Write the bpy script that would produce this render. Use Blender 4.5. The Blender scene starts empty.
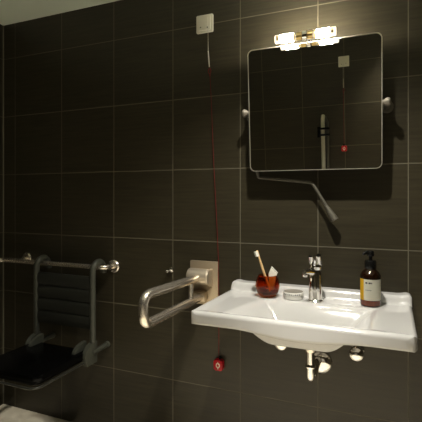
import bpy, bmesh, math, random
from mathutils import Vector, Matrix
random.seed(4)
PI = math.pi
COL = bpy.context.scene.collection
SC = bpy.context.scene

# ------------------------------------------------------------------ materials
def nt(name):
    m = bpy.data.materials.new(name); m.use_nodes = True
    n = m.node_tree; b = n.nodes['Principled BSDF']
    return m, n, b

def mat(name, col, rough=.5, metal=0., coat=0., spec=.5, trans=0., ior=1.45, emit=None, es=0., noise=0., nscale=40., bump=0.):
    m, n, b = nt(name)
    b.inputs['Base Color'].default_value = (*col, 1)
    b.inputs['Roughness'].default_value = rough
    b.inputs['Metallic'].default_value = metal
    b.inputs['Coat Weight'].default_value = coat
    b.inputs['Specular IOR Level'].default_value = spec
    b.inputs['Transmission Weight'].default_value = trans
    b.inputs['IOR'].default_value = ior
    if emit:
        b.inputs['Emission Color'].default_value = (*emit, 1)
        b.inputs['Emission Strength'].default_value = es
    if noise or bump:
        tc = n.nodes.new('ShaderNodeTexCoord')
        nz = n.nodes.new('ShaderNodeTexNoise'); nz.inputs['Scale'].default_value = nscale
        nz.inputs['Detail'].default_value = 3
        n.links.new(tc.outputs['Object'], nz.inputs['Vector'])
        if noise:
            mx = n.nodes.new('ShaderNodeMix'); mx.data_type = 'RGBA'
            mx.inputs['A'].default_value = (*[c*(1-noise) for c in col], 1)
            mx.inputs['B'].default_value = (*[min(1, c*(1+noise)) for c in col], 1)
            n.links.new(nz.outputs['Fac'], mx.inputs['Factor'])
            n.links.new(mx.outputs['Result'], b.inputs['Base Color'])
        if bump:
            bp = n.nodes.new('ShaderNodeBump'); bp.inputs['Strength'].default_value = bump
            bp.inputs['Distance'].default_value = .001
            n.links.new(nz.outputs['Fac'], bp.inputs['Height'])
            n.links.new(bp.outputs['Normal'], b.inputs['Normal'])
    return m

S = 1/3                      # tile width
SV = S*.9855                 # tile height
GX0, GZ0 = -1.5836, 1.18+.7843   # a grout crossing on the back wall

def tile_material(name, axis, u0=GX0, v0=GZ0, base=(.047, .040, .0240), grout=(.15, .137, .10)):
    m, n, b = nt(name)
    N = n.nodes.new; L = n.links.new
    def math_(op, a, bb=None, cc=None):
        x = N('ShaderNodeMath'); x.operation = op
        for i, v in enumerate((a, bb, cc)):
            if v is None: continue
            if isinstance(v, (int, float)): x.inputs[i].default_value = v
            else: L(v, x.inputs[i])
        return x.outputs[0]
    geo = N('ShaderNodeNewGeometry'); sep = N('ShaderNodeSeparateXYZ')
    L(geo.outputs['Position'], sep.inputs[0])
    U = sep.outputs[axis]; V = sep.outputs['Z']
    u = math_('DIVIDE', math_('SUBTRACT', U, u0), S)
    v = math_('DIVIDE', math_('SUBTRACT', V, v0), SV)
    fu = math_('FRACT', u); fv = math_('FRACT', v)
    du = math_('MINIMUM', fu, math_('SUBTRACT', 1., fu))
    dv = math_('MINIMUM', fv, math_('SUBTRACT', 1., fv))
    d = math_('MINIMUM', du, dv)
    ramp = N('ShaderNodeMapRange'); ramp.interpolation_type = 'SMOOTHSTEP'
    ramp.inputs['From Min'].default_value = .0035; ramp.inputs['From Max'].default_value = .0075
    L(d, ramp.inputs['Value'])
    tilemask = ramp.outputs[0]
    # tile id tone
    cu = math_('FLOOR', u); cv = math_('FLOOR', v)
    comb = N('ShaderNodeCombineXYZ'); L(cu, comb.inputs[0]); L(cv, comb.inputs[1])
    wn = N('ShaderNodeTexWhiteNoise'); L(comb.outputs[0], wn.inputs['Vector'])
    # fine horizontal streaks
    c2 = N('ShaderNodeCombineXYZ')
    L(math_('MULTIPLY', U, 5.), c2.inputs[0]); L(math_('MULTIPLY', V, 95.), c2.inputs[1]); L(math_('MULTIPLY', wn.outputs['Value'], 40.), c2.inputs[2])
    nz = N('ShaderNodeTexNoise'); nz.inputs['Scale'].default_value = 1.; nz.inputs['Detail'].default_value = 4
    nz.inputs['Roughness'].default_value = .65
    L(c2.outputs[0], nz.inputs['Vector'])
    tone = math_('ADD', math_('MULTIPLY', nz.outputs['Fac'], .9), math_('MULTIPLY_ADD', wn.outputs['Value'], .14, .48))
    tc = N('ShaderNodeVectorMath'); tc.operation = 'SCALE'; tc.inputs[0].default_value = base
    L(tone, tc.inputs['Scale'])
    mix = N('ShaderNodeMix'); mix.data_type = 'RGBA'
    mix.inputs['A'].default_value = (*grout, 1)
    L(tilemask, mix.inputs['Factor']); L(tc.outputs[0], mix.inputs['B'])
    L(mix.outputs['Result'], b.inputs['Base Color'])
    r = math_('MULTIPLY_ADD', nz.outputs['Fac'], .20, .24)
    rm = N('ShaderNodeMix'); rm.data_type = 'FLOAT'
    L(tilemask, rm.inputs['Factor']); rm.inputs['A'].default_value = .9; L(r, rm.inputs['B'])
    L(rm.outputs['Result'], b.inputs['Roughness'])
    b.inputs['Specular IOR Level'].default_value = .38
    h = math_('ADD', math_('MULTIPLY', tilemask, 1.), math_('MULTIPLY', nz.outputs['Fac'], .22))
    bp = N('ShaderNodeBump'); bp.inputs['Strength'].default_value = .35; bp.inputs['Distance'].default_value = .0015
    L(h, bp.inputs['Height']); L(bp.outputs['Normal'], b.inputs['Normal'])
    return m

def stone_material(name):
    m, n, b = nt(name)
    N = n.nodes.new; L = n.links.new
    geo = N('ShaderNodeNewGeometry')
    nz = N('ShaderNodeTexNoise'); nz.inputs['Scale'].default_value = 7; nz.inputs['Detail'].default_value = 7; nz.inputs['Distortion'].default_value = 1.2
    L(geo.outputs['Position'], nz.inputs['Vector'])
    cr = N('ShaderNodeValToRGB')
    cr.color_ramp.elements[0].position = .35; cr.color_ramp.elements[0].color = (.50, .44, .34, 1)
    cr.color_ramp.elements[1].position = .65; cr.color_ramp.elements[1].color = (.80, .75, .63, 1)
    L(nz.outputs['Fac'], cr.inputs[0]); L(cr.outputs[0], b.inputs['Base Color'])
    b.inputs['Roughness'].default_value = .45
    return m

M = {}
M['tile'] = tile_material('dark tile, long wall', 'X')
M['tile_side'] = tile_material('dark tile, side wall', 'Y', u0=0)
M['tile_back'] = tile_material('dark tile, opposite wall', 'X', u0=-.295-.333*3)
M['stone'] = stone_material('pale stone floor')
M['ceiling'] = mat('ceiling paint', (.86, .93, .79), .9, noise=.03, nscale=5)
M['silicone'] = mat('corner silicone', (.14, .13, .095), .7, noise=.1)
M['ceramic'] = mat('white ceramic', (.51, .50, .485), .12, coat=.3, noise=.01, nscale=3)
M['chrome'] = mat('chrome', (.82, .80, .76), .09, 1., noise=.02)
M['steel'] = mat('brushed steel', (.78, .72, .63), .26, .9, noise=.06, nscale=90)
M['steel_soft'] = mat('satin steel', (.66, .58, .47), .40, .75, noise=.05, nscale=80)
M['steel_plate'] = mat('brushed steel plate', (.52, .43, .31), .42, .6, noise=.06, nscale=60)
M['grey_plastic'] = mat('dark grey plastic', (.070, .072, .056), .42, noise=.08, bump=.1, nscale=300)
M['slat_plastic'] = mat('charcoal slat plastic', (.028, .029, .023), .36, noise=.08, bump=.1, nscale=300)
M['black_gloss'] = mat('black glossy seat', (.0025, .0025, .0025), .25, spec=.15, noise=.1)
M['rim_plastic'] = mat('seat rim', (.04, .04, .033), .3, noise=.05)
M['white_plastic'] = mat('white plastic', (.72, .69, .57), .4, noise=.02)
M['hole'] = mat('dark hole', (.02, .02, .02), .8, noise=.1)
M['red_plastic'] = mat('red plastic', (.48, .004, .012), .4, noise=.04)
M['red_cord'] = mat('red cord', (.17, .012, .010), .7, noise=.15, nscale=400)
M['white_cord'] = mat('white cord', (.50, .48, .40), .7, noise=.1, nscale=400)
M['mirror'] = mat('mirror glass', (.90, .90, .87), .0, 1., noise=.004, nscale=2)
M['frame'] = mat('steel edge', (.62, .58, .50), .4, .8, noise=.05)
M['lever'] = mat('grey lever', (.13, .12, .095), .4, .3, noise=.06)
M['pale_rail'] = mat('pale rail', (.62, .60, .48), .35, .4, noise=.04)
M['knob'] = mat('pale knob', (.20, .18, .145), .3, .2, noise=.03)
M['glow'] = mat('opal glass lit', (.9, .88, .82), .3, emit=(1., .93, .82), es=10., noise=.01)
M['glow_back'] = mat('opal glass lit, wall side', (.9, .88, .82), .3, emit=(1., .95, .86), es=380., noise=.01)
M['glow_cap'] = mat('clear lit glass', (.6, .57, .5), .15, emit=(1., .90, .76), es=1.0, noise=.01)
M['clear'] = mat('clear glass', (.93, .92, .88), .03, trans=1., ior=1.46, noise=.01)
M['brass'] = mat('brass', (.62, .47, .22), .28, 1., noise=.08)
M['amber'] = mat('amber glass', (.50, .12, .015), .03, trans=1., ior=1.45, noise=.05, nscale=30)
M['bottle'] = mat('brown glass', (.014, .005, .002), .06, trans=.05, ior=1.45, coat=.5, noise=.05, nscale=30)
M['soap'] = mat('amber bottle foot', (.15, .045, .025), .12, coat=.5, noise=.05)
M['black_plastic'] = mat('black plastic', (.008, .008, .007), .25, noise=.05)
M['label'] = mat('cream paper', (.95, .92, .78), .6, noise=.02)
M['yellow'] = mat('yellow paper', (.92, .62, .03), .6, noise=.02)
M['ink'] = mat('print', (.05, .045, .04), .7, noise=.05)
M['bamboo'] = mat('bamboo', (.72, .50, .25), .55, noise=.12, nscale=80)
M['bristle'] = mat('bristle', (.82, .79, .70), .8, noise=.05, nscale=300)
M['tin'] = mat('tin metal', (.82, .80, .75), .35, .15, noise=.05)
M['tin_lid'] = mat('tin lid top', (.34, .31, .27), .35, .3, noise=.05)
M['tube'] = mat('tube plastic', (.80, .77, .68), .4, noise=.02)

# ------------------------------------------------------------------ mesh helpers (all in room coordinates)
def B(): return bmesh.new()

def add_box(bm, lo, hi, bev=0., seg=2, rot=None, piv=None):
    r = bmesh.ops.create_cube(bm, size=1)
    vs = r['verts']
    for v in vs:
        v.co = Vector([(lo[i]+hi[i])/2 + v.co[i]*(hi[i]-lo[i]) for i in range(3)])
    if bev:
        es = list({e for v in vs for e in v.link_edges})
        rr = bmesh.ops.bevel(bm, geom=es, offset=bev, segments=seg, profile=.5, affect='EDGES')
        vs = list({v for f in rr['faces'] for v in f.verts} | {v for v in vs if v.is_valid})
    if rot is not None:
        vs = [v for v in vs if v.is_valid]
        bmesh.ops.rotate(bm, verts=vs, cent=piv, matrix=rot)
    return vs

def frame_for(d):
    d = d.normalized()
    up = Vector((0, 0, 1)) if abs(d.z) < .9 else Vector((0, 1, 0))
    a = d.cross(up).normalized(); b = a.cross(d).normalized()
    return a, b

def fillet(pts, rad, n=7):
    pts = [Vector(p) for p in pts]; out = [pts[0]]
    for i in range(1, len(pts)-1):
        p, a, c = pts[i], pts[i-1], pts[i+1]
        r = rad[i] if isinstance(rad, (list, tuple)) else rad
        u = (a-p).normalized(); w = (c-p).normalized()
        ang = u.angle(w)
        t = min(r/math.tan(ang/2), (a-p).length*.49, (c-p).length*.49)
        s, e = p+u*t, p+w*t
        for k in range(n+1):
            q = k/n
            out.append(s*(1-q)**2 + p*2*q*(1-q) + e*q*q)
    out.append(pts[-1]); return out

def add_tube(bm, pts, r, seg=14, caps=True, closed=False):
    pts = [Vector(p) for p in pts]; n = len(pts)
    rr = r if isinstance(r, (list, tuple)) else [r]*n
    rings = []; a = None
    for i, p in enumerate(pts):
        if closed: d = pts[(i+1) % n]-pts[i-1]
        else: d = (pts[min(i+1, n-1)]-pts[max(i-1, 0)])
        d.normalize()
        if a is None: a, b = frame_for(d)
        else:
            a = (a-d*a.dot(d)).normalized(); b = d.cross(a).normalized()
            if False: pass
        bb = d.cross(a).normalized()
        rings.append([bm.verts.new(p+(a*math.cos(t)+bb*math.sin(t))*rr[i]) for t in [2*PI*k/seg for k in range(seg)]])
    m = n if closed else n-1
    for i in range(m):
        A, C = rings[i], rings[(i+1) % n]
        for k in range(seg):
            bm.faces.new((A[k], A[(k+1) % seg], C[(k+1) % seg], C[k]))
    if caps and not closed:
        bm.faces.new(list(reversed(rings[0]))); bm.faces.new(rings[-1])

def add_lathe(bm, prof, origin, axis=(0, 0, 1), seg=32, caps=True):
    """prof: list of (radius, distance along axis)"""
    o = Vector(origin); d = Vector(axis).normalized(); a, b = frame_for(d)
    rings = []
    for r, h in prof:
        if r < 1e-6: rings.append([bm.verts.new(o+d*h)])
        else: rings.append([bm.verts.new(o+d*h+(a*math.cos(t)+b*math.sin(t))*r) for t in [2*PI*k/seg for k in range(seg)]])
    for A, C in zip(rings[:-1], rings[1:]):
        for k in range(seg):
            k2 = (k+1) % seg
            if len(A) == 1 and len(C) == 1: continue
            if len(A) == 1: bm.faces.new((A[0], C[k], C[k2]))
            elif len(C) == 1: bm.faces.new((A[k], A[k2], C[0]))
            else: bm.faces.new((A[k], A[k2], C[k2], C[k]))
    if caps:
        if len(rings[0]) > 1: bm.faces.new(list(reversed(rings[0])))
        if len(rings[-1]) > 1: bm.faces.new(rings[-1])

def add_prism(bm, poly, vec, bev=0.):
    vec = Vector(vec)
    A = [bm.verts.new(Vector(p)) for p in poly]; C = [bm.verts.new(Vector(p)+vec) for p in poly]
    n = len(poly)
    f1 = bm.faces.new(A); f2 = bm.faces.new(list(reversed(C)))
    for i in range(n): bm.faces.new((A[i], C[i], C[(i+1) % n], A[(i+1) % n]))
    if bev:
        es = list(f1.edges)+list(f2.edges)
        bmesh.ops.bevel(bm, geom=es, offset=bev, segments=2, profile=.5, affect='EDGES')

def rrect(w, h, r, n=7):
    out = []
    for cx, cy, a0 in ((w/2-r, h/2-r, 0), (-w/2+r, h/2-r, PI/2), (-w/2+r, -h/2+r, PI), (w/2-r, -h/2+r, 3*PI/2)):
        for k in range(n+1):
            t = a0+PI/2*k/n; out.append((cx+r*math.cos(t), cy+r*math.sin(t)))
    return out

ROOTLOC = {}
def world_loc(o):
    p = Vector((0, 0, 0))
    while o is not None: p += o.location; o = o.parent
    return p

def obj(name, bm, m, parent=None, at=None, sharp=38, sub=0, label=None):
    bmesh.ops.recalc_face_normals(bm, faces=bm.faces)
    for f in bm.faces: f.smooth = True
    for e in bm.edges:
        if len(e.link_faces) == 2 and e.calc_face_angle(0) > math.radians(sharp): e.smooth = False
    base = world_loc(parent) if parent is not None else Vector(at or (0, 0, 0))
    bmesh.ops.translate(bm, verts=bm.verts, vec=-base)
    me = bpy.data.meshes.new(name); bm.to_mesh(me); bm.free()
    me.materials.append(M[m] if isinstance(m, str) else m)
    o = bpy.data.objects.new(name, me); COL.objects.link(o)
    if parent is not None: o.parent = parent
    else: o.location = base
    if sub:
        s = o.modifiers.new('smooth', 'SUBSURF'); s.levels = sub; s.render_levels = sub
    if label: o['label'] = label
    return o

def tag(o, label, cat, group=None):
    o['label'] = label; o['category'] = cat
    if group: o['group'] = group
    return o

def thing(name, loc, label, cat, group=None):
    o = bpy.data.objects.new(name, None); COL.objects.link(o)
    o.location = loc; o.empty_display_size = .05
    return tag(o, label, cat, group)

def copy_tree(o, parent=None):
    c = o.copy(); COL.objects.link(c); c.parent = parent
    for ch in list(o.children): copy_tree(ch, c)
    return c

def struct(name, bm, m):
    o = obj(name, bm, m); o['kind'] = 'structure'; return o

# ------------------------------------------------------------------ the room
XL, XR, YB, H = -2.007, 1.0, -1.98, 2.158
def slab(name, lo, hi, m):
    bm = B(); add_box(bm, lo, hi); return struct(name, bm, m)
slab('wall_back', (XL-.06, 0, -.05), (XR+.06, .06, H+.05), 'tile')
slab('wall_left', (XL-.06, YB-.06, -.05), (XL, 0, H+.05), 'tile_side')
slab('wall_right', (XR, YB-.06, -.05), (XR+.06, 0, H+.05), 'tile_side')
slab('wall_front', (XL, YB-.06, -.05), (XR, YB, H+.05), 'tile_back')
slab('floor', (XL, YB, -.05), (XR, 0, 0), 'stone')
slab('ceiling', (XL, YB, H), (XR, 0, H+.05), 'ceiling')
bm = B(); add_prism(bm, [(XL, 0, 0), (XL+.005, 0, 0), (XL, -.005, 0)], (0, 0, H)); struct('trim_1', bm, 'silicone')

# ------------------------------------------------------------------ washbasin
BX0, BX1, BY = -.606, .092, -.448
bcx, bcy, bw, bd = (BX0+BX1)/2, BY/2, BX1-BX0, -BY
def sst(a, b, x):
    t = max(0., min(1., (x-a)/(b-a))); return t*t*(3-2*t)
def smin(vals, k=.10):
    return -k*math.log(sum(math.exp(-v/k) for v in vals))
def bowl(x, y):
    t = (y+.41)/.25                       # 0 front .. 1 back
    xl = -.500+.055*t; xr = -.022+.006*t
    d = smin([(x-xl)/.155, (xr-x)/.150, (y+.414)/.055, (-.150-y)/.12, 1.], .045)
    d = max(0., d)
    return .104*(d*d*(3-2*d) if d < 1 else 1)
def top_h(x, y):
    edge = min(x-BX0, BX1-x, y-BY)
    z = .790
    z -= .005*sst(.012, .05, edge)        # shallow dished shoulders
    up = sst(-.070, -.046, y)             # upstand along the wall
    z += (.031)*up
    z -= bowl(x, y)
    r = .014                              # rounded outer edge
    if edge < r: z -= r-math.sqrt(max(0, r*r-(r-edge)**2))
    return z
def bot_h(x, y):
    t = bowl(x, y)
    edge = min(x-BX0, BX1-x, y-BY)
    bx_ = math.cos(PI/2*min(1, abs(x+.240)/.210))**2; by_ = math.cos(PI/2*min(1, abs(y+.27)/.27))**2.2
    lip = 0 if edge > .011 else .011-math.sqrt(max(0, .011**2-(.011-edge)**2))
    return .744+lip-.058*(bx_**.9)*by_
outer = []
for (x, y) in rrect(bw, bd, .032, 8): outer.append((bcx+x, bcy+y))
dense = []
for i, p in enumerate(outer):
    q = outer[(i+1) % len(outer)]
    L_ = math.hypot(q[0]-p[0], q[1]-p[1]); k = max(1, int(L_/.007))
    for j in range(k): dense.append((p[0]+(q[0]-p[0])*j/k, p[1]+(q[1]-p[1])*j/k))
ts = [1, .999, .997, .994, .990, .985, .979, .972, .964, .955]+[.955*(1-i/70) for i in range(1, 70)]
bm = B(); cc = (bcx-.01, -.26)
def rings(fn):
    rs = []
    for t in ts:
        rs.append([bm.verts.new((cc[0]+(x-cc[0])*t, cc[1]+(y-cc[1])*t, fn(cc[0]+(x-cc[0])*t, cc[1]+(y-cc[1])*t))) for x, y in dense])
    cv = bm.verts.new((cc[0], cc[1], fn(*cc)))
    n = len(dense)
    for A, C in zip(rs[:-1], rs[1:]):
        for k in range(n): bm.faces.new((A[k], A[(k+1) % n], C[(k+1) % n], C[k]))
    for k in range(n): bm.faces.new((rs[-1][k], rs[-1][(k+1) % n], cv))
    return rs[0]
SH = .040
r1 = rings(top_h); r2 = rings(bot_h); n = len(dense)
for k in range(n): bm.faces.new((r1[k], r2[k], r2[(k+1) % n], r1[(k+1) % n]))
basin = thing('washbasin', (bcx, 0, .67), 'wide white ceramic washbasin fixed to the dark tiled wall below the mirror', 'washbasin')
for v in bm.verts: v.co.x += (SH-.026*sst(-.5, .05, v.co.x))*v.co.y+.002
obj('bowl', bm, 'ceramic', basin, sharp=60)
bm = B(); add_lathe(bm, [(0, .0), (.030, .0), (.032, .002), (.028, .005), (.012, .007), (0, .008)], (bcx+.005, -.235, .6815)); obj('drain', bm, 'chrome', basin, label='round chrome drain')
bm = B(); add_lathe(bm, [(.060, .036), (.055, .020), (.045, .006), (.036, -.002), (.0, -.002)], (-.248, -.2, .652)); obj('drain_collar', bm, 'ceramic', basin)

# siphon under the basin
sip = thing('siphon', (-.248, -.2, .51), 'chrome drain siphon under the middle of the washbasin running into the wall', 'pipe')
bm = B(); add_lathe(bm, [(0, .0), (.023, .0), (.025, -.004), (.025, -.014), (.021, -.017), (.019, -.03), (.0, -.03)], (-.248, -.2, .650)); obj('nut', bm, 'steel', sip)
bm = B(); add_tube(bm, [(-.248, -.2, .622), (-.248, -.2, .560)], .0145, 20); obj('tailpipe', bm, 'chrome', sip)
bm = B(); add_lathe(bm, [(0, 0), (.018, 0), (.0195, .003), (.0195, .010), (.018, .013), (0, .013)], (-.248, -.2, .560)); obj('nut', bm, 'chrome', sip)
bm = B(); add_tube(bm, fillet([(-.248, -.2, .566), (-.248, -.2, .522), (-.248, -.16, .510), (-.248, -.09, .518)], [0, .03, .03, 0], 8), .0155, 20); obj('trap_bend', bm, 'chrome', sip)
bm = B(); add_tube(bm, [(-.248, -.095, .5175), (-.248, -.004, .520)], .0155, 20); obj('wall_pipe', bm, 'chrome', sip)
bm = B(); add_lathe(bm, [(.047, 0), (.047, .003), (.040, .012), (.022, .018), (.0, .018)], (-.240, 0, .508), (0, -1, 0), 40); obj('escutcheon', bm, 'chrome', sip, label='round chrome wall flange')

def valve(x, z, label):
    t = thing('angle_valve', (x, 0, z), label, 'valve', None)
    bm = B(); add_lathe(bm, [(.026, 0), (.026, .003), (.018, .010), (.0, .010)], (x, 0, z), (0, -1, 0)); obj('escutcheon', bm, 'chrome', t)
    bm = B(); add_tube(bm, [(x, -.006, z), (x, -.05, z)], .011, 16); obj('valve_body', bm, 'chrome', t)
    bm = B(); add_lathe(bm, [(0, .0), (.016, .0), (.025, .006), (.0275, .016), (.025, .026), (.016, .033), (0, .036)], (x, -.046, z), (0, -1, 0)); obj('handwheel', bm, 'chrome', t)
    bm = B(); add_tube(bm, fillet([(x-.0, -.026, z+.006), (x-.004, -.030, z+.035), (x-.012, -.05, z+.06), (x-.02, -.09, .722)], .02), .005, 10); obj('supply_hose', bm, 'steel', t)
    return t
valve(-.389, .584, 'chrome angle valve under the left part of the washbasin')
valve(-.098, .584, 'chrome angle valve under the right part of the washbasin')

# ------------------------------------------------------------------ faucet
ZL = .7855
fx, fy = -.242, -.122
fau = thing('faucet', (fx, fy, ZL), 'chrome single lever faucet on the back ledge of the washbasin', 'faucet')
bm = B(); add_lathe(bm, [(0, 0), (.029, 0), (.029, .004), (.0255, .008), (.0250, .03), (.0245, .112), (.023, .118), (0, .120)], (fx, fy, ZL), seg=36); obj('faucet_body', bm, 'chrome', fau)
bm = B()   # spout: flattened tapering tube reaching forward
sp = [(fx-.001, fy, ZL+.108), (fx-.012, fy-.022, ZL+.114), (fx-.023, fy-.040, ZL+.117), (fx-.032, fy-.056, ZL+.116)]
add_tube(bm, sp, [.016, .0130, .0110, .0095], 20)
obj('spout', bm, 'chrome', fau)
bm = B(); add_lathe(bm, [(0, 0), (.0095, 0), (.0105, .004), (.0105, .012), (0, .012)], (fx-.0305, fy-.050, ZL+.098), seg=20); obj('aerator', bm, 'chrome', fau)
bm = B()   # slanted cap
add_lathe(bm, [(0, -.020), (.0245, -.020), (.0245, .010), (.022, .015), (0, .016)], (fx+.001, fy+.002, ZL+.130), Vector((.22, -.38, 1)), 32)
cap = obj('lever_cap', bm, 'chrome', fau)
for dx, dz, r in ((-.012, 0, .0095), (.0125, .004, .0110)):
    bm = B()
    add_tube(bm, [(fx+dx, fy-.004, ZL+.134+dz), (fx+dx*1.1, fy-.012, ZL+.150+dz), (fx+dx*1.15, fy-.024, ZL+.173+dz)], [r*.85, r, r], 16)
    obj('lever_prong', bm, 'chrome', cap)

# ------------------------------------------------------------------ amber tumbler with brush and tube
cx_, cy_ = -.430, -.118
bm = B()
prof = [(0, 0), (.026, 0), (.035, .006), (.0445, .022), (.0485, .043), (.0455, .062), (.0395, .077), (.0365, .084),
        (.0345, .0845), (.0370, .077), (.0425, .062), (.0450, .043), (.0410, .024), (.030, .013), (0, .011)]
add_lathe(bm, prof, (cx_, cy_, ZL), seg=40, caps=False)
cup = tag(obj('tumbler', bm, 'amber', at=(cx_, cy_, ZL), sharp=70), 'round amber glass tumbler at the left of the washbasin ledge', 'tumbler')
tb = thing('toothbrush', (cx_+.004, cy_, ZL+.02), 'bamboo toothbrush with white bristles standing in the amber tumbler', 'toothbrush')
a_ = Vector((cx_+.010, cy_+.004, ZL+.016)); e_ = Vector((-.4715, cy_-.008, ZL+.181)); dd = (e_-a_)
bm = B(); add_tube(bm, [a_, a_+dd*.3, a_+dd*.62, a_+dd*.80, a_+dd*.86, a_+dd*.985, a_+dd], [.0045, .0052, .0050, .0036, .0042, .0045, .002], 12); obj('handle', bm, 'bamboo', tb)
bm = B()
p0 = a_+dd*.86; p1 = a_+dd*.985; side = Vector((-.55, -.82, -.12)).normalized()
w_ = dd.normalized().cross(side).normalized()
quad = [p0+side*.002-w_*.0055, p1+side*.002-w_*.0055, p1+side*.002+w_*.0055, p0+side*.002+w_*.0055]
add_prism(bm, quad, side*.012, .0008); obj('bristles', bm, 'bristle', tb, label='white bristle head')
tt = thing('toothpaste_tube', (cx_+.012, cy_+.004, ZL+.03), 'white tube end poking out of the amber tumbler beside the toothbrush', 'tube')
bm = B()
poly = [(cx_+.004, cy_+.010, ZL+.020), (cx_+.026, cy_+.010, ZL+.024), (cx_+.036, cy_+.012, ZL+.090), (cx_+.012, cy_+.012, ZL+.113), (cx_+.002, cy_+.012, ZL+.088)]
add_prism(bm, poly, (.001, -.009, 0), .002); obj('tube_body', bm, 'tube', tt)
bm = B()
add_prism(bm, [(cx_+.0365, cy_+.0115, ZL+.091), (cx_+.0125, cy_+.0115, ZL+.1145), (cx_+.0145, cy_+.0115, ZL+.119), (cx_+.0400, cy_+.0115, ZL+.0945)], (.001, -.007, 0), .001); obj('crimped_end', bm, 'tube', tt)

# ------------------------------------------------------------------ round tin
tx, ty = -.328, -.112
tin = thing('round_tin', (tx, ty, ZL), 'small round silver tin lying between the amber tumbler and the faucet', 'tin')
bm = B(); add_lathe(bm, [(0, 0), (.0365, 0), (.0385, .0025), (.0385, .0145), (0, .0145)], (tx, ty, ZL), seg=40); obj('tin_body', bm, 'tin', tin)
bm = B(); add_lathe(bm, [(0, .014), (.0368, .014), (.0375, .0142), (.0400, .016), (.0400, .0245), (.0388, .0268), (.0370, .0272)], (tx, ty, ZL), seg=40, caps=False)
lid = obj('lid', bm, 'tin', tin)
bm = B(); add_lathe(bm, [(.0372, .0270), (.0355, .0265), (0, .0265)], (tx, ty, ZL), seg=40, caps=False); obj('lid_top', bm, 'tin_lid', lid)
bm = B()
for k, wd in enumerate((.0035, .003, .0012, .0035, .003, .0012, .0035, .003, .003)):
    a = -PI/2 + (k-4)*.20
    c_ = Vector((tx+math.cos(a)*.0401, ty+math.sin(a)*.0401, ZL+.0205)); tg = Vector((-math.sin(a), math.cos(a), 0)); nn = Vector((math.cos(a), math.sin(a), 0))
    q = [c_-tg*wd/2-Vector((0, 0, .0022)), c_+tg*wd/2-Vector((0, 0, .0022)), c_+tg*wd/2+Vector((0, 0, .0022)), c_-tg*wd/2+Vector((0, 0, .0022))]
    add_prism(bm, q, nn*.0003)
obj('lettering', bm, 'ink', lid, label='row of small dark lettering')

# ------------------------------------------------------------------ soap bottle
bx, by = -.047, -.108
bot = thing('soap_bottle', (bx, by, ZL), 'brown pump bottle with cream and yellow label on the right of the washbasin', 'bottle')
R_ = .0352
ZS = 1.045
bm = B(); add_lathe(bm, [(0, .0), (.030, .0), (.0345, .003), (R_, .012), (R_, .095), (.0355, .106), (.029, .117), (.0205, .125), (.0165, .130), (.0165, .136), (0, .136)], (bx, by, ZL), seg=48); body = obj('bottle_body', bm, 'bottle', bot)
bm = B(); add_lathe(bm, [(.0303, .0012), (.0350, .0036), (R_+.0004, .0125), (R_+.0004, .0225)], (bx, by, ZL), seg=48, caps=False); obj('bottle_foot', bm, 'soap', body, label='reddish amber bottom band')
def arc_patch(a0, a1, z0, z1, r, m, name, parent):
    bm = B(); k = 20; lo = []; hi = []
    for i in range(k+1):
        a = a0+(a1-a0)*i/k
        lo.append(bm.verts.new((bx+r*math.cos(a), by+r*math.sin(a), z0))); hi.append(bm.verts.new((bx+r*math.cos(a), by+r*math.sin(a), z1)))
    for i in range(k): bm.faces.new((lo[i], lo[i+1], hi[i+1], hi[i]))
    bmesh.ops.solidify(bm, geom=bm.faces[:], thickness=-.0002)
    return obj(name, bm, m, parent)
# centre of the visible side looks towards the viewer
ac = -PI/2
lab = arc_patch(ac-1.28, ac+1.38, ZL+.0225, ZL+.0945, R_+.0006, 'label', 'label_paper', bot)
arc_patch(ac-1.30, ac-.66, ZL+.0225, ZL+.0945, R_+.0009, 'yellow', 'yellow_stripe', lab)
def glyphs(z, a_start, widths, h, step, name):
    bm = B(); a = a_start
    for wd in widths:
        if wd:
            r = R_+.0009
            q = []
            for aa, zz in ((a, z), (a+wd, z), (a+wd, z+h), (a, z+h)):
                q.append((bx+r*math.cos(aa), by+r*math.sin(aa), zz))
            nn = Vector((math.cos(a+wd/2), math.sin(a+wd/2), 0))
            add_prism(bm, q, nn*.0003)
        a += (wd or .05)+step
    obj(name, bm, 'ink', lab)
glyphs(ZL+.080, ac-.46, (.03, .10, .03, 0, .03, .10, .05, .03, .04), .0050, .022, 'lettering')
glyphs(ZL+.057, ac-.46, (.02, .03, .02, .03, .03, .02, .04, .02, .03, .04), .0022, .03, 'lettering')
bm = B(); add_lathe(bm, [(0, .128), (.0195, .128), (.0205, .131), (.0205, .152), (.018, .157), (0, .158)], (bx, by, ZL), seg=30); pump = obj('pump_collar', bm, 'black_plastic', bot)
bm = B(); add_tube(bm, [(bx, by, ZL+.155), (bx, by, ZL+.182)], .0062, 14); obj('pump_stem', bm, 'black_plastic', pump)
bm = B(); add_lathe(bm, [(0, .172), (.011, .172), (.0125, .175), (.0125, .185), (.010, .190), (0, .191)], (bx, by, ZL), seg=24)
add_tube(bm, fillet([(bx, by, ZL+.1835), (bx-.014, by-.012, ZL+.1855), (bx-.025, by-.022, ZL+.179)], .012), [.0068]+[.006]*8+[.0042], 12)
obj('pump_head', bm, 'black_plastic', pump)

bot.scale = (1, 1, ZS)

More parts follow.
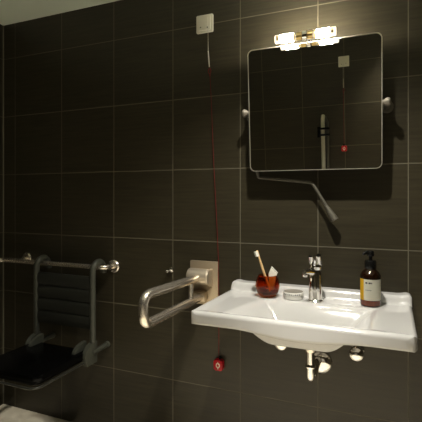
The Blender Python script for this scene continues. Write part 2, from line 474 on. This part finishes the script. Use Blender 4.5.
# ------------------------------------------------------------------ tilting mirror
PZ, PY = 1.526, -.095
mw, mh = .507, .491; mcx, mcz = -.2605, 1.5305
TILT = Matrix.Rotation(math.radians(4.4), 3, 'X')   # top leans into the room
piv = Vector((mcx, PY, PZ))
def tilted(bm):
    bmesh.ops.rotate(bm, verts=bm.verts, cent=piv, matrix=TILT); return bm
mir = thing('mirror', (mcx, PY, PZ), 'tilting rectangular wall mirror with rounded corners above the washbasin', 'mirror')
bm = B(); add_prism(bm, [(mcx+x, PY-.003, mcz+z) for x, z in rrect(mw-.008, mh-.008, .018)], (0, .008, 0)); obj('glass', tilted(bm), 'mirror', mir)
bm = B()
o_ = rrect(mw, mh, .021); i_ = rrect(mw-.0055, mh-.0055, .0188)
lay = []
for ring, y in ((o_, PY-.0045), (i_, PY-.0045), (i_, PY+.006), (o_, PY+.006)):
    lay.append([bm.verts.new((mcx+x, y, mcz+z)) for x, z in ring])
for q in range(4):
    A, C = lay[q], lay[(q+1) % 4]
    for k in range(len(A)): bm.faces.new((A[k], A[(k+1) % len(A)], C[(k+1) % len(A)], C[k]))
obj('frame', tilted(bm), 'frame', mir, label='thin steel edge')
bm = B(); add_prism(bm, [(mcx+x, PY+.0065, mcz+z) for x, z in rrect(mw-.02, mh-.02, .018)], (0, .006, 0)); obj('backing', tilted(bm), 'black_plastic', mir)
for sgn in (-1, 1):
    ex = mcx+sgn*mw/2
    bm = B(); add_lathe(bm, [(0, .001), (.008, .001), (.009, .005), (.0140, .011), (.0165, .018), (.0155, .024), (.011, .028), (0, .029)], (ex, PY, PZ), (sgn, 0, 0), 28); kb = obj('pivot_knob', bm, 'knob', mir)
    bm = B(); wx = ex+sgn*.016
    add_tube(bm, [(wx, PY+.012, PZ), (wx, -.006, PZ)], .009, 18)
    add_lathe(bm, [(.024, 0), (.024, .004), (.020, .008), (0, .008)], (wx, 0, PZ), (0, -1, 0), 28); obj('wall_bracket', bm, 'lever', mir)
bm = B()
ly = -.040
pth = fillet([(-.489, PY+.025, 1.292), (-.489, ly, 1.262), (-.268, ly, 1.238), (-.190, ly-.004, 1.110)], [0, .006, .03, 0], 7)
add_tube(bm, pth, .0062, 12)
pd = [(-.215, ly-.002, 1.150), (-.207, ly-.003, 1.137), (-.194, ly-.004, 1.116), (-.178, ly-.005, 1.090)]
add_tube(bm, pd, [.0063, .0085, .0125, .0150], 16)
obj('tilt_lever', bm, 'lever', mir, label='bent dark grey tilting lever with a wider grip')

# ------------------------------------------------------------------ wall lamp
lx0, lx1, lyy, lz_ = -.387, -.162, -.166, 1.783
lxc = (lx0+lx1)/2
lamp = thing('wall_lamp', (lxc, 0, lz_), 'lit wall lamp of two short glass tubes on a brass holder above the mirror', 'lamp')
def tube_x(bm, a, b, r, bev=.002, seg=24):
    add_lathe(bm, [(0, 0), (r-bev, 0), (r, bev), (r, b-a-bev), (r-bev, b-a), (0, b-a)], (a, lyy, lz_), (1, 0, 0), seg)
for sgn in (-1, 1):
    def seg_(a, b, r, m, name, par, lab=None):
        lo, hi = (lxc+a, lxc+b) if sgn > 0 else (lxc-b, lxc-a)
        bm = B(); tube_x(bm, lo, hi, r); return obj(name, bm, m, par, label=lab)
    h = seg_(.010, .041, .0150, 'brass', 'socket', lamp)
    seg_(.030, .034, .0172, 'frame', 'ring', h)
    g = seg_(.041, .0925, .0168, 'glow', 'glass_tube', lamp, 'glowing white glass tube')
    g.data.materials.append(M['glow_back'])
    for p in g.data.polygons:
        if p.normal.y > .25 and abs(p.normal.x) < .5: p.material_index = 1
    seg_(.0925, .1125, .0164, 'glow_cap', 'end_cap', g, 'dimmer clear glass end')
    lo = lxc+sgn*.101
    bm = B(); add_box(bm, (lo-.004, lyy-.0178, lz_-.009), (lo+.004, lyy-.013, lz_+.009), .001); obj('end_pin', bm, 'brass', g)
bm = B(); add_lathe(bm, [(0, -.009), (.016, -.009), (.018, -.007), (.018, .007), (.016, .009), (0, .009)], (lxc, lyy, lz_), (1, 0, 0), 28); obj('centre_holder', bm, 'chrome', lamp)
bm = B(); add_tube(bm, fillet([(lxc, lyy+.014, lz_), (lxc, lyy+.03, lz_+.022), (lxc, -.006, lz_+.022)], .01), .008, 16); obj('arm', bm, 'chrome', lamp)
bm = B(); add_lathe(bm, [(.028, 0), (.028, .006), (.024, .010), (0, .010)], (lxc, 0, lz_+.022), (0, -1, 0), 30); obj('wall_plate', bm, 'chrome', lamp)

# ------------------------------------------------------------------ alarm plate and pull cord
px, pz = -.7515, 1.965
sw = thing('alarm_switch', (px, 0, pz-.0415), 'square white pull switch plate high on the tiled wall, left of the mirror', 'switch')
bm = B(); add_prism(bm, [(px+x, 0, pz+z) for x, z in rrect(.081, .080, .004)], (0, -.009, 0), .0015); obj('cover_frame', bm, 'white_plastic', sw)
bm = B(); add_prism(bm, [(px+x, -.0085, pz+z) for x, z in rrect(.060, .062, .003)], (0, -.006, 0), .0015); cv_ = obj('centre_plate', bm, 'white_plastic', sw)
bm = B(); add_lathe(bm, [(0, 0), (.0026, 0), (.0026, .0006), (0, .0006)], (px-.017, -.0145, pz-.017), (0, -1, 0), 14); obj('screw_hole', bm, 'hole', cv_)
bm = B(); add_lathe(bm, [(0, 0), (.0026, 0), (.0026, .0006), (0, .0006)], (px+.016, -.0145, pz-.021), (0, -1, 0), 14); obj('cord_outlet', bm, 'hole', cv_)
bm = B(); add_box(bm, (px+.0145, -.0165, pz-.018), (px+.0185, -.0143, pz+.024), .0006); obj('cord_guide', bm, 'white_plastic', cv_)

CP = [(-.7305, -.018, 1.948), (-.7295, -.018, 1.835), (-.7245, -.016, 1.764), (-.722, -.016, 1.741), (-.717, -.015, 1.637), (-.705, -.014, 1.346), (-.688, -.013, 1.034), (-.682, -.012, .891), (-.6805, -.012, .723), (-.6805, -.012, .470)]
def pull_cord(CP, gx, gz, label):
    cord = thing('pull_alarm', (gx, -.013, gz), label, 'pull cord')
    bm = B(); add_tube(bm, CP[:2], .0012, 8); obj('white_cord', bm, 'white_cord', cord)
    bm = B(); add_tube(bm, [CP[1], (Vector(CP[1])+Vector(CP[2]))/2, CP[2]], [.0024, .0032, .0026], 10); obj('joiner', bm, 'white_cord', cord, label='white cord joiner')
    bm = B()
    kn = [Vector(CP[3])+Vector((-.0015, 0, .004))+Vector((.006*math.cos(t), 0, .012*math.sin(t))) for t in [2*PI*i/16 for i in range(16)]]
    add_tube(bm, kn, .0020, 8, closed=True)
    add_lathe(bm, [(0, 0), (.003, .002), (.003, .012), (0, .014)], (CP[3][0], CP[3][1], CP[3][2]-.021), seg=10)
    obj('knot', bm, 'red_cord', cord, label='red loop knot')
    bm = B(); add_tube(bm, [(CP[3][0], CP[3][1], CP[3][2]-.008)]+CP[4:], .0014, 8); obj('red_cord', bm, 'red_cord', cord)
    bm = B(); add_prism(bm, [(gx+x, -.002, gz+z) for x, z in rrect(.042, .046, .009)], (0, -.026, 0), .003); grip = obj('pull_grip', bm, 'red_plastic', cord)
    bm = B(); add_tube(bm, [(gx+.0025, -.012, gz+.022), (gx+.0025, -.012, gz+.036)], [.005, .003], 10); obj('cord_boot', bm, 'black_plastic', grip)
    bm = B()   # white ring mark with a small foot
    k = 20; ro, ri = .0115, .0062; a0 = PI/2+.35; a1 = a0+2*PI-.70
    vo = []; vi = []
    for i in range(k+1):
        a = a0+(a1-a0)*i/k
        vo.append((gx+ro*math.cos(a)*.85, gz+ro*math.sin(a))); vi.append((gx+ri*math.cos(a)*.85, gz+ri*math.sin(a)))
    for i in range(k):
        add_prism(bm, [(vo[i][0], -.0279, vo[i][1]), (vo[i+1][0], -.0279, vo[i+1][1]), (vi[i+1][0], -.0279, vi[i+1][1]), (vi[i][0], -.0279, vi[i][1])], (0, -.0006, 0))
    add_box(bm, (gx-.0022, -.0285, gz-.0165), (gx+.0022, -.0279, gz-.010))
    add_box(bm, (gx-.0016, -.0285, gz+.0075), (gx+.0016, -.0279, gz+.0150))
    obj('ring_mark', bm, 'white_plastic', grip, label='white ring shaped alarm mark')
    return cord
pull_cord(CP, -.679, .436, 'red alarm cord with red grip hanging down the back wall from the white plate')
# a second set on the wall facing the mirror, seen only as a reflection
s2 = copy_tree(sw); s2.location = (-.296, YB, 1.925); s2.rotation_euler = (0, 0, PI)
s2['label'] = 'white switch plate on the opposite wall, seen reflected in the upper right of the mirror'
OX = -.300
CP2 = [(0, -.018, 1.948), (0, -.018, 1.835), (0, -.016, 1.764), (0, -.016, 1.741), (0, -.015, 1.64), (0, -.014, 1.32)]
c2 = pull_cord(CP2, 0, 1.285, 'alarm cord with red grip on the opposite wall, seen reflected in the mirror')
c2.location = (OX, YB+.013, c2.location.z); c2.rotation_euler = (0, 0, PI)

# ------------------------------------------------------------------ raised rail on the opposite wall (reflected)
vx = -.455
vr = thing('vertical_rail', (vx, YB, .9), 'upright steel rail with black clamp, seen reflected in the middle of the mirror', 'rail')
bm = B(); add_tube(bm, [(vx, YB+.09, .86), (vx, YB+.09, 1.50), (vx, YB+.085, 1.535), (vx, YB+.065, 1.555)], .016, 18); obj('rail_tube', bm, 'pale_rail', vr)
bm = B(); add_tube(bm, [(vx+.030, YB+.055, .86), (vx+.030, YB+.055, 1.50), (vx+.012, YB+.06, 1.55)], .012, 16); obj('rail_tube', bm, 'lever', vr)
bm = B(); add_box(bm, (vx-.040, YB+.02, 1.395), (vx+.045, YB+.112, 1.412), .004); add_box(bm, (vx-.040, YB+.02, 1.445), (vx+.045, YB+.112, 1.462), .004); add_box(bm, (vx-.046, YB, 1.385), (vx-.030, YB+.08, 1.47), .004); obj('clamp', bm, 'black_plastic', vr)
bm = B(); add_box(bm, (vx-.05, YB, .80), (vx+.05, YB+.08, .88), .006); obj('wall_mount', bm, 'steel_plate', vr)

# ------------------------------------------------------------------ little double hook
hk = thing('robe_hook', (-.928, 0, .838), 'tiny chrome double hook on the tiles, left of the folding grab bar', 'hook')
bm = B(); add_lathe(bm, [(.012, 0), (.012, .004), (.008, .008), (0, .008)], (-.925, 0, .838), (0, -1, 0), 20); obj('base', bm, 'chrome', hk)
for sx, dz in ((-1, -.004), (1, .006)):
    bm = B(); add_tube(bm, [(-.925, -.006, .838), (-.925+sx*.010, -.018, .838+dz)], .004, 10)
    add_lathe(bm, [(0, 0), (.006, .002), (.0085, .008), (.006, .014), (0, .016)], (-.925+sx*.010, -.014, .838+dz), (sx*.35, -1, 0), 16); obj('prong', bm, 'chrome', hk)

# ------------------------------------------------------------------ fold-down grab bar
gxb = -.760
gb = thing('folding_grab_bar', (gxb, 0, .70), 'looped steel folding grab bar sticking out from a square wall plate beside the washbasin', 'grab bar')
bm = B(); add_prism(bm, [(-.7535+x, 0, .793+z) for x, z in rrect(.137, .195, .004)], (0, -.011, 0), .0015); obj('wall_plate', bm, 'steel_plate', gb)
bm = B(); add_lathe(bm, [(0, 0), (.032, 0), (.0345, .003), (.0345, .092), (.032, .095), (0, .095)], (-.809, -.049, .828), (1, 0, 0), 32); obj('hinge_barrel', bm, 'steel_soft', gb)
bm = B()
D_ = [(-.722, -.010, .770)]+[(-.722, -.047+.034*math.cos(t), .826+.034*math.sin(t)) for t in [-2.4+i*(2.4+PI/2)/14*-1+0 for i in range(0)]]
arc = [(-.722, -.047-.033*math.sin(t), .826+.033*math.cos(t)) for t in [PI*i/14 for i in range(15)]]
add_prism(bm, [(-.722, -.010, .859)]+arc+[(-.722, -.010, .775)], (.012, 0, 0), .0015); obj('side_cheek', bm, 'steel_soft', gb)
bm = B(); add_box(bm, (-.806, -.045, .712), (-.735, -.010, .758), .004); obj('lower_stop', bm, 'steel_plate', gb)
bm = B()
U_ = fillet([(gxb, -.052, .823), (gxb, -.512, .843), (gxb, -.512, .740), (gxb, -.034, .733)], [0, .0445, .0445, 0], 10)
add_tube(bm, U_, .0172, 22); obj('bar_loop', bm, 'steel', gb)
bm = B(); add_tube(bm, [(gxb, -.135, .823), (gxb, -.135, .738)], .0115, 16); obj('cross_strut', bm, 'steel', gb)

# ------------------------------------------------------------------ shower rail
RY, RZ, RX = -.075, .838, XL+.072
rail = thing('shower_rail', (-1.252, 0, RZ), 'slim horizontal steel rail running along the shower wall, holding the hanging seat', 'rail')
bm = B(); add_tube(bm, fillet([(-1.250, -.004, RZ-.004), (-1.250, RY, RZ), (RX, RY, RZ), (RX, -1.30, RZ), (XL+.003, -1.30, RZ)], [0, .045, .05, .045, 0], 9), .0130, 18); obj('rail_tube', bm, 'steel', rail)
for x in (-1.250,):
    bm = B(); add_lathe(bm, [(.033, 0), (.033, .004), (.028, .010), (.016, .012), (0, .012)], (x, 0, RZ-.004), (0, -1, 0), 32); obj('flange', bm, 'steel', rail)
bm = B(); add_tube(bm, [(-1.825, -.004, RZ+.004), (-1.825, RY+.004, RZ)], .010, 14)
add_lathe(bm, [(.030, 0), (.030, .004), (.024, .010), (0, .011)], (-1.825, 0, RZ+.006), (0, -1, 0), 28); obj('flange', bm, 'steel', rail)
bm = B(); add_lathe(bm, [(.033, 0), (.033, .004), (.028, .010), (.016, .012), (0, .012)], (XL, -1.30, RZ), (1, 0, 0), 28); obj('flange', bm, 'steel', rail)

# ------------------------------------------------------------------ hanging shower seat
SX0, SX1, SY = -1.640, -1.287, -.117
seat = thing('shower_chair', ((SX0+SX1)/2, SY, .40), 'dark grey hanging shower seat with slatted back and glossy black seat', 'shower seat')
for x in (SX0, SX1):
    bm = B()
    hookp = [(x, SY, .455), (x, SY, .8225)]
    hookp += [(x, -.075-.042*math.cos(t), .8235+.042*math.sin(t)) for t in [PI*i/12 for i in range(1, 12)]]
    hookp += [(x, -.033, .8225), (x, -.033, .805)]
    add_tube(bm, hookp, .0142, 18); obj('hook_upright', bm, 'grey_plastic', seat)
zs = [.792, .728, .664, .600, .536]
for i in range(4):
    zt, zb = zs[i]+.006, zs[i+1]+.010
    bm = B(); sec = []
    for k in range(9):                       # slightly bowed slat section
        q = k/8; sec.append((SX0+.004, SY-.004-.004*math.sin(PI*q)+(.004 if k == 0 else 0), zt+(zb-zt)*q))
    back = [(p[0], p[1]+.012, p[2]) for p in reversed(sec)]
    add_prism(bm, sec+back, (SX1-SX0-.008, 0, 0), .0015); obj('back_slat', bm, 'slat_plastic', seat)
def dplate(x, th, y0, y1, z0, z1, name='hinge_cover'):
    r = (y0-y1)
    pts = [(x, y0, z0), (x, y0, z1)]
    for k in range(1, 11):
        t = PI/2*k/10
        pts.append((x, y0-r*math.sin(t), z1-(z1-z0)*.55*(1-math.cos(t))))
    pts.append((x, y1+.012, z0))
    bm = B(); add_prism(bm, pts, (th, 0, 0), .002); return obj(name, bm, 'grey_plastic', seat)
dplate(SX1-.012, .024, -.098, -.182, .388, .490); dplate(SX1-.052, .018, -.120, -.205, .412, .490)
dplate(SX0-.012, .024, -.098, -.182, .388, .490); dplate(SX0+.034, .018, -.120, -.205, .412, .490)
for x in (SX0, SX1):
    bm = B(); add_lathe(bm, [(0, 0), (.013, 0), (.013, .105), (.0155, .107), (.0155, .122), (.013, .125), (0, .125)], (x+.004, -.127, .4385), (0, 1, .03), 20); obj('wall_spacer', bm, 'grey_plastic', seat)
pw, pl = (SX1-SX0)-.012, .325
bm = B(); add_prism(bm, [((SX0+SX1)/2+x, -.2975+y, .424) for x, y in rrect(pw, pl, .035)], (0, 0, .027), .007); obj('seat_pad', bm, 'black_gloss', seat)
bm = B()
loop = [((SX0+SX1)/2+x, -.303+y, .409) for x, y in rrect(pw+.012, pl+.016, .042)]
add_tube(bm, loop, .0050, 12, closed=True); obj('seat_rim', bm, 'rim_plastic', seat)
bm = B(); add_prism(bm, [((SX0+SX1)/2+x, -.300+y, .412) for x, y in rrect(pw-.02, pl-.02, .03)], (0, 0, .013)); obj('seat_base', bm, 'black_plastic', seat)

# ------------------------------------------------------------------ light
def lamp_obj(name, kind, loc, energy, color, **kw):
    d = bpy.data.lights.new(name, kind); d.energy = energy; d.color = color
    for k, v in kw.items(): setattr(d, k, v)
    o = bpy.data.objects.new(name, d); o.location = loc; COL.objects.link(o); return o
lamp_obj('ceiling_spot', 'SPOT', (-.24, -.66, H-.02), 86, (1., .965, .88), spot_size=math.radians(117), spot_blend=.9, shadow_soft_size=.022)
rs = lamp_obj('rear_fill', 'SPOT', (.18, -1.55, H-.02), 26, (1., .94, .83), spot_size=math.radians(80), spot_blend=.9, shadow_soft_size=.03)  # added fill, brightens the opposite wall as reflected in the mirror
rs.rotation_euler = (math.radians(-38), 0, 0)
lamp_obj('floor_spot', 'SPOT', (-.22, -1.20, H-.02), 320, (1., .965, .89), spot_size=math.radians(62), spot_blend=.4, shadow_soft_size=.04)
lamp_obj('shower_floor_fill', 'SPOT', (-1.90, -.50, H-.02), 60, (1., .95, .84), spot_size=math.radians(30), spot_blend=.3, shadow_soft_size=.03)  # added fill, cone kept narrow to brighten only the floor by the seat
ar = lamp_obj('low_fill', 'AREA', (-.5, YB+.05, .40), .5, (1., .92, .78), shape='RECTANGLE', size=1.3, size_y=.5)
ar.rotation_euler = (math.radians(90), 0, math.radians(8))

w = bpy.data.worlds.new('World'); SC.world = w; w.use_nodes = True
w.node_tree.nodes['Background'].inputs[0].default_value = (.9, .95, .8, 1)
w.node_tree.nodes['Background'].inputs[1].default_value = .005

# ------------------------------------------------------------------ camera
cd = bpy.data.cameras.new('Camera'); cam = bpy.data.objects.new('Camera', cd); COL.objects.link(cam)
cd.sensor_width = 36; cd.lens = 415.6/422*36
cd.shift_y = -(211-197.1)/422
cd.clip_start = .02
cam.location = (0, -1.733, 1.18)
cam.rotation_euler = (PI/2, 0, .39534)
SC.camera = cam
SC.view_settings.view_transform = 'Standard'
SC.view_settings.look = 'None'
SC.view_settings.exposure = .28
SC.view_settings.gamma = .90
